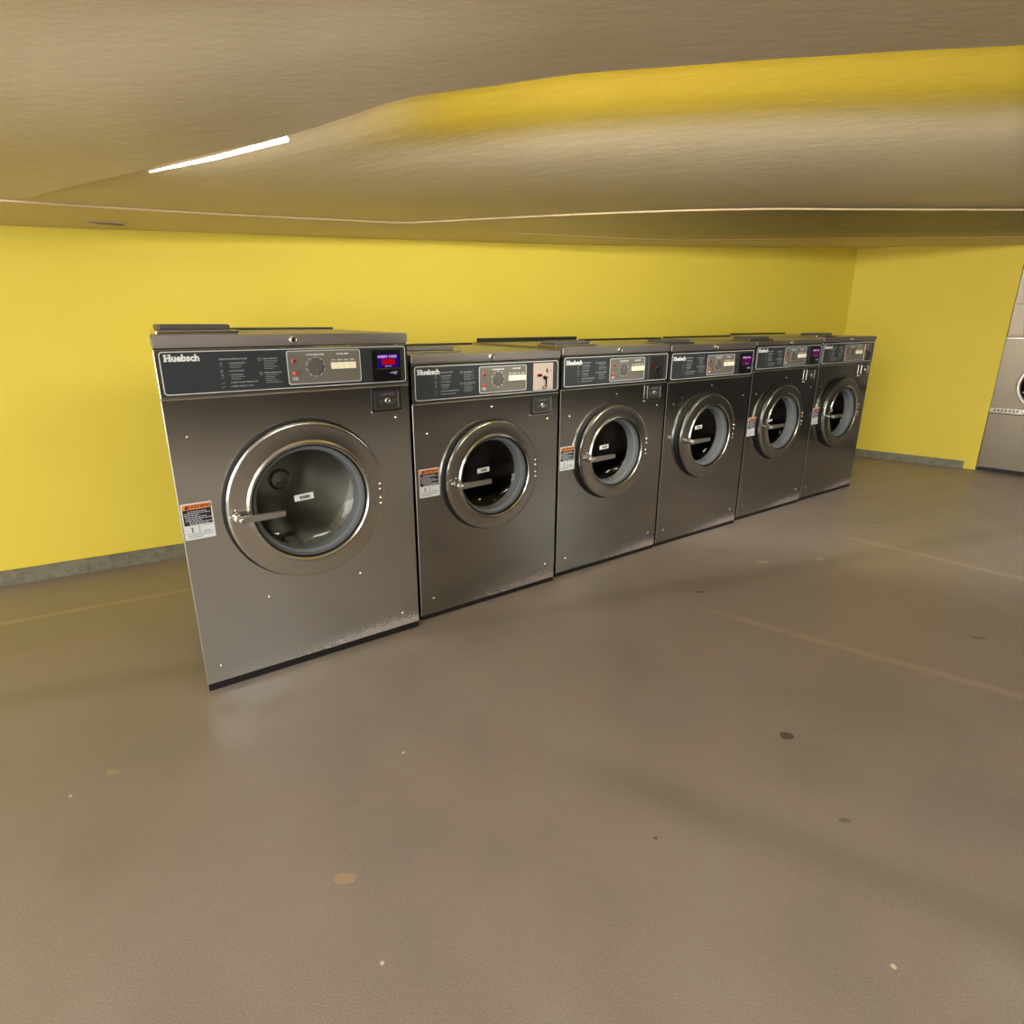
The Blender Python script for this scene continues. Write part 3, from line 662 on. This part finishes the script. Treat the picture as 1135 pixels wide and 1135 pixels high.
    if coinbox:
        c0, c1, e0, e1 = coinu[0], coinu[1], coinu[2]+zo, coinu[3]+zo
        bm = bmesh.new(); add_box(bm, c0-.008, c1+.004, -.003, .004, e0-.004, e1+.006, mi=0)
        cb = obj('coin_box', bm, BLACK, t)
        bm = bmesh.new(); add_box(bm, c0, c1-.006, -.010, -.002, e0+.004, e1-.002, bev=.002); obj('coin_box_face', bm, mat('pewter', (96,96,98), .35, .85), cb)
        bm = bmesh.new(); frame_xz(bm, rrect(c0, c1-.006, e0+.004, e1-.002, .003), rrect(c0+.005, c1-.011, e0+.009, e1-.007, .002), -.0125, -.009)
        add_box(bm, c0-.010, c1+.006, -.008, -.001, e0-.008, e0-.003)
        obj('coin_box_frame', bm, CHROME, cb)
        bm = bmesh.new(); cx_, cz_ = (c0+c1)/2-.002, (e0+e1)/2-.002
        lathe(bm, cx_, cz_, [(.011, -.010), (.011, -.014), (.008, -.016), (.007, -.013), (.001, -.013)], 20, cap1=True); obj('coin_box_lock', bm, CHROME, cb, 40)
        bm = bmesh.new(); add_text(bm, 'COIN BOX', cx_, e1-.021, .012, -.0106, bold=.0004, align='CENTER')
        for s_ in (-1, 1):
            for k in range(3): add_box(bm, cx_+s_*.016-.001*k, cx_+s_*(.036-k*.004), -.0112, -.0102, cz_-.006*k, cz_-.006*k+.002)
        obj('coin_box_lettering', bm, mat('raised_pewter', (160,160,160), .3, .8), cb)
    for sx_, sz_ in screws: obj('screw', screw_bm(sx_, sz_), CHROME, t)
    for hx_, hz_ in holes:
        bm = bmesh.new(); lathe(bm, hx_, hz_, [(.0055, -.0008), (.003, -.0012)], 12, cap0=True); obj('old_label_scar', bm, mat('scar', (70,62,56), .5), t)

    # tub, drum, glass
    R = dr
    bm = bmesh.new()
    lathe(bm, du, dz, [(R*.93, .004), (R*.93, .06), (R*1.05, .07), (R*1.05, .36)], 56)
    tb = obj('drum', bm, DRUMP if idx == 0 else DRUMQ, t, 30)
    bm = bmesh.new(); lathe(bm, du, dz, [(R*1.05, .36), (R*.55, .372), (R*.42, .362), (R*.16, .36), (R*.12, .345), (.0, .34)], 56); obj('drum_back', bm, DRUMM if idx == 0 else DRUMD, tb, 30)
    for k in range(3):
        a = math.radians(-62+k*120); bm = bmesh.new(); add_box(bm, -.028, .028, .09, .34, R*.84, R*1.04, bev=.014, seg=3)
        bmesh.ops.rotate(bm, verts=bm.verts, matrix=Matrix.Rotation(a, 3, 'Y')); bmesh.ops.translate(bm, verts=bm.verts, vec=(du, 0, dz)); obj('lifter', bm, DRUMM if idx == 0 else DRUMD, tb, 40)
    bm = bmesh.new(); lathe(bm, du, dz, [(R*1.03, .0), (R*1.03, -.004), (R*1.012, -.006), (R*.985, -.007), (R*.985, -.017), (R*.9, -.020), (R*.9, .01)], 72, closed=True); obj('door_seal', bm, BLACK, t, 40)
    bm = bmesh.new()
    lathe(bm, du, dz, [(R*.965, -.018), (R*.992, -.020), (R, -.026), (R, -.033), (R*.990, -.039), (R*.970, -.041), (R*.955, -.0405), (R*.785, -.045),
                       (R*.762, -.051), (R*.742, -.052), (R*.728, -.048), (R*.722, -.040), (R*.722, -.018), (R*.9, -.018)], 96, closed=True)
    door = obj('door', bm, RING, t, 28)
    bm = bmesh.new(); lathe(bm, du, dz, [(R*.722, -.034), (R*.715, -.036), (R*.695, -.034), (R*.690, -.020), (R*.655, -.016), (R*.645, -.010), (R*.640, .030), (R*.722, .030)], 72, closed=True); obj('window_gasket', bm, GASKET, door, 28)
    bm = bmesh.new(); lathe(bm, du, dz, [(R*.722, -.038), (R*.704, -.039), (R*.704, -.033), (R*.722, -.033)], 72, closed=True); obj('gasket_edge', bm, BLACK, door, 40)
    bm = bmesh.new(); lathe(bm, du, dz, [(R*.645, .022), (R*.6, .032), (R*.5, .042), (R*.3, .054), (R*.08, .058)], 56, cap1=True); obj('window_glass', bm, GLASS, door, 60)
    # black channel behind the latch side of the ring
    # handle
    hx, hz = hub; hy = -.042
    bm = bmesh.new(); lathe(bm, hx, hz, [(.017, hy), (.017, hy-.012), (.0155, hy-.014), (.0155, hy-.034), (.012, hy-.037)], 24, cap1=True); hd = obj('handle_boss', bm, RING, door, 40)
    ln = .150 if idx == 0 else .152
    bm = bmesh.new(); d0, z0_, z1_ = hy-.046, -.011, .011
    prism_xz(bm, [(hx-.012, hz-.009), (hx-.006, hz-.0125), (hx+.02, hz-.0125), (hx+ln-.003, hz-.010), (hx+ln, hz-.008), (hx+ln, hz+.008), (hx+ln-.003, hz+.010), (hx+.02, hz+.0125), (hx-.006, hz+.0125), (hx-.012, hz+.009)], hy-.046, hy-.036)
    bmesh.ops.bevel(bm, geom=list(bm.edges), offset=.0012, segments=1, affect='EDGES')
    obj('door_handle', bm, mat('handle_steel', (176,174,168), .32, .85), door, 40)
    bm = bmesh.new(); lathe(bm, hx+.004, hz, [(.0085, hy-.046), (.0085, hy-.051), (.005, hy-.053)], 16, cap1=True); obj('handle_bolt', bm, CHROME, door, 40)
    for ax, az in ((-.022, .004), (-.002, .026)):
        bm = bmesh.new(); lathe(bm, hx+ax, hz+az, [(.004, hy), (.004, hy-.002), (.002, hy-.0035)], 10, cap1=True); obj('rivet', bm, CHROME, door)
    for bz in bolts:
        bx = du+R*.925
        bm = bmesh.new(); lathe(bm, bx, bz, [(.0068, -.041), (.0068, -.0435), (.004, -.0465), (.001, -.047)], 14, cap1=True); obj('hinge_bolt', bm, CHROME, door, 50)
    # barcode tag on the glass
    gx, gz = tag[:2]; s = .55 if len(tag) > 2 else .9 if idx else 1.0
    bm = bmesh.new(); tw, th = .072*s, .024*s
    add_box(bm, -tw/2, tw/2, -.0005, .0005, -th/2, th/2, mi=0)
    xx = -tw*.22
    while xx < tw*.32:
        ww = random.choice((.0008, .0012, .0018)); add_box(bm, xx, xx+ww, -.0010, -.0004, -th*.28, th*.25, mi=1); xx += ww+random.choice((.0008, .0014))
    bmesh.ops.rotate(bm, verts=bm.verts, matrix=Matrix.Rotation(math.radians(-3), 3, 'Y'))
    bmesh.ops.translate(bm, verts=bm.verts, vec=(gx, tag[2] if len(tag) > 2 else .044, gz)); obj('barcode_tag', bm, [mat('tag_white', (238,240,238), .5), LBLACK], door)
    # warning label
    if sticker:
        s0, s1, t0_, t1_ = sticker
        bm = bmesh.new(); prism_xz(bm, rrect(s0, s1, t0_, t1_, .004, 3), -.0012, -.0002, mi=0); yy = -.0014
        lb = obj('warning_label', bm, LWHITE, t)
        W, H = s1-s0, t1_-t0_
        bm = bmesh.new(); add_box(bm, s0+.004, s1-.004, yy-.0003, yy+.0003, t1_-.16*H, t1_-.004); obj('orange_header', bm, ORANGE, lb)
        bm = bmesh.new(); add_text(bm, 'WARNING', (s0+s1)/2+.006, t1_-.135*H, .0165, yy-.0004, bold=.0004, align='CENTER'); 
        prism_xz(bm, [(s0+.010, t1_-.14*H), (s0+.024, t1_-.14*H), (s0+.017, t1_-.05*H)], yy-.0009, yy-.0003); obj('header_lettering', bm, mat('warn_text', (60,22,14), .5), lb)
        bm = bmesh.new(); add_box(bm, s0+.004, s1-.004, yy-.0003, yy+.0003, t0_+.40*H, t1_-.165*H); obj('black_field', bm, LBLACK, lb)
        bm = bmesh.new(); z = t1_-.22*H
        for k, (a, b_) in enumerate(((.2, .8), (.08, .92), (.08, .55), (.1, .78), (.1, .95), (.1, .62), (.2, .95), (.22, .85))):
            xx = s0+a*W
            while xx < s0+b_*W:
                ll = random.uniform(.004, .012); add_box(bm, xx, min(xx+ll, s0+b_*W), yy-.0007, yy-.0003, z-.0022, z+.0006); xx += ll+.002
            z -= .050*H
        obj('label_text', bm, mat('label_print', (190,190,200), .5), lb)
        bm = bmesh.new()
        add_box(bm, s0+.49*W, s0+.51*W, yy-.0005, yy, t0_+.17*H, t0_+.40*H); add_box(bm, s0+.05*W, s1-.05*W, yy-.0005, yy, t0_+.165*H, t0_+.175*H)
        add_box(bm, s0+.25*W, s0+.30*W, yy-.0005, yy, t0_+.20*H, t0_+.33*H); add_box(bm, s0+.22*W, s0+.33*W, yy-.0005, yy, t0_+.325*H, t0_+.34*H)
        add_box(bm, s0+.62*W, s0+.86*W, yy-.0005, yy, t0_+.20*H, t0_+.215*H); add_box(bm, s0+.62*W, s0+.86*W, yy-.0005, yy, t0_+.36*H, t0_+.37*H)
        for q in range(2): add_box(bm, s0+.10*W, s0+(.9-.3*q)*W, yy-.0005, yy, t0_+(.11-.05*q)*H, t0_+(.125-.05*q)*H)
        obj('label_diagram', bm, mat('label_grey', (110,112,118), .5), lb)
    return t

SP = dict(plate=(.318,.571,.988,1.100), payu=(.611,.737,.982,1.103), coinu=(.611,.726,.875,.952), hub=(.176,.616))
SCR = [(.067,.839), (.389,.925), (.708,.845), (.068,.093), (.71,.105)]
ST = (.018,.115,.568,.692)
washer(0, -1.0974, 1.9296, .6306, .8558, 1.2425, 1.2056, 1.0525, .4272, .6564, .2896,
    'largest and nearest stainless washer, left end of the row, lit blue card screen', 'card',
    tag=(.425,.655), plate=(.397,.662,.990,1.104), payu=(.701,.820,.983,1.100), coinu=(.707,.816,.874,.952), zo=.084,
    screws=[(.061,.927), (.797,.926), (.606,.314), (.249,.308), (.056,.088), (.78,.086)], bolts=(.683,.662,.628,.606), hub=(.168,.644),
    tapl=.095, sticker=(.006,.101,.581,.707), group=None, dispz=.032)
washer(1, -.4044, 2.4829, .6324, .7694, 1.1555, 1.1224, .9664, .3782, .6227, .2464,
    'stainless washer beside the largest one, with a bright silver coin plate', 'coin',
    tag=(.370,.634), screws=SCR, bolts=(.668,.645,.610,.588), sticker=ST, group=None, **SP)
def small(idx, x, y, yaw, w, h, hl, hp, du, dz, dr, label, pay, **k):
    q = {a: tuple(b) for a, b in SP.items()}; s = w/.7694
    q['plate'] = (.318*s, .318*s+.253, .988, 1.100); q['payu'] = (w-.158, w-.032, .982, 1.103); q['coinu'] = (w-.158, w-.043, .875, .952)
    q['hub'] = (du-.203, dz-.006)
    q.update(k)
    return washer(idx, x, y, yaw, w, h, hl, hp, du, dz, dr, label, pay, zo=hp-.9664,
        screws=[(a*s, b) for a, b in SCR] if pay != 'x' else [], bolts=[dz+a for a in (.046,.023,-.012,-.034)], group=None, **q)
small(2, .228, 2.9733, .629, .756, 1.165, 1.1294, .9719, .3571, .6321, .2453,
    'stainless washer third from the left, with a dull brownish coin plate', 'coin', sticker=(.010,.105,.57,.69), tag=(.352,.646))
small(3, .8495, 3.4314, .6292, .7775, 1.1598, 1.1255, .9645, .3619, .6336, .2483,
    'stainless washer fourth from the left, without a warning label or coin box', 'card', sticker=None, coinbox=False, tag=(.366,.674),
    holes=[(.135,.87), (.135,.845), (.140,.825), (.115,.83), (.128,.815)])
small(4, 1.5014, 3.9325, .6284, .7739, 1.1628, 1.1391, .9844, .3487, .6369, .2477,
    'stainless washer second from the right, violet card screen above its coin box', 'card', sticker=(.015,.11,.57,.69), tag=(.178,.667,-.054))
small(5, 2.141, 4.407, .6276, .7514, 1.1754, 1.1447, .986, .3491, .6331, .2525,
    'stainless washer at the far right end of the row, nearest the room corner', 'coin', sticker=(.012,.105,.57,.69), tag=(.335,.639))

# ------------------------------------------------------------------ stacked dryer at the right edge
DST = mat('dryer_steel', metal=1, build=steel_nodes((124,117,105), (134,126,113), .3, .42))
t = empty('tumble_dryer', (WE[0]-.002, WE[1]-.005, 0), DRY_YAW)
prop(t, 'tall tan steel tumble dryer with round dark door past the yellow wall', 'dryer')
DH = 1.895; DCU, DCZ = .345, .77
bm = bmesh.new(); add_box(bm, .002, DW-.004, .018, .75, .02, DH); obj('cabinet', bm, DST, t)
obj('base', box(.01, DW-.01, .015, .70, 0, .035), BLACK, t)
bm = bmesh.new(); add_box(bm, .002, DW-.002, 0, .02, .035, .515, bev=.003); obj('lower_panel', bm, DST, t)
bm = bmesh.new(); add_box(bm, .002, DW-.002, -.03, .02, .520, .532, bev=.003); add_box(bm, .002, DW-.002, .004, .02, .532, .566, bev=.002); lg = obj('lower_ledge', bm, CHROME, t)
bm = bmesh.new()
for k in range(7): add_box(bm, .03+k*.026, .044+k*.026, -.004, .006, .538, .552, bev=.001)
obj('ledge_button', bm, mat('button_dark', (60,52,46), .4), lg)
bm = bmesh.new(); plate_hole(bm, .002, DW-.002, .568, 1.140, DCU, DCZ, .185, 0, .02); dp = obj('door_panel', bm, DST, t)
bm = bmesh.new(); lathe(bm, DCU, DCZ, [(.200, 0), (.200, -.018), (.194, -.026), (.180, -.026), (.172, -.016), (.170, .02), (.190, .02)], 72, closed=True); dr_ = obj('door', bm, CHROME, t, 30)
bm = bmesh.new(); lathe(bm, DCU, DCZ, [(.171, -.004), (.15, .012), (.10, .03), (.0, .04)], 56); obj('door_window', bm, mat('dark_glass', (8,9,14), .06), dr_, 60)
bm = bmesh.new(); add_box(bm, DCU+.185, DCU+.215, -.04, .0, DCZ-.05, DCZ+.05, bev=.006); obj('door_handle', bm, CHROME, dr_)
bm = bmesh.new(); add_box(bm, .002, DW-.002, -.022, .02, 1.140, 1.156, bev=.003); ul = obj('upper_ledge', bm, CHROME, t)
bm = bmesh.new(); add_box(bm, .03, .11, -.018, .01, 1.157, 1.172, bev=.002); add_box(bm, .095, .103, -.016, .002, 1.165, 1.235, bev=.002)
add_box(bm, .006, .022, -.016, .01, 1.157, 1.195, bev=.002); obj('lint_catch', bm, mat('latch_tan', (150,136,118), .4, .7), ul)
bm = bmesh.new(); frame_xz(bm, rrect(.150, DW-.05, 1.168, 1.228, .006), rrect(.158, DW-.058, 1.176, 1.220, .005), -.010, .006); obj('card_frame', bm, CHROME, ul)
bm = bmesh.new(); add_box(bm, .002, DW-.002, 0, .02, 1.157, 1.420, bev=.002); obj('middle_panel', bm, DST, t)
bm = bmesh.new(); add_box(bm, .002, DW-.002, 0, .02, 1.4225, DH, bev=.002); obj('upper_panel', bm, DST, t)

# ------------------------------------------------------------------ world and exposure
w = bpy.data.worlds.new('world'); SC.world = w; w.use_nodes = True
w.node_tree.nodes['Background'].inputs[0].default_value = (.8, .75, .65, 1); w.node_tree.nodes['Background'].inputs[1].default_value = .05
SC.view_settings.view_transform = 'Standard'; SC.view_settings.look = 'None'
SC.view_settings.gamma = 1; SC.view_settings.use_curve_mapping = False
SC.view_settings.exposure = 0.0
SC.cycles.max_bounces = 10; SC.cycles.sample_clamp_indirect = 6
SC.cycles.use_denoising = True
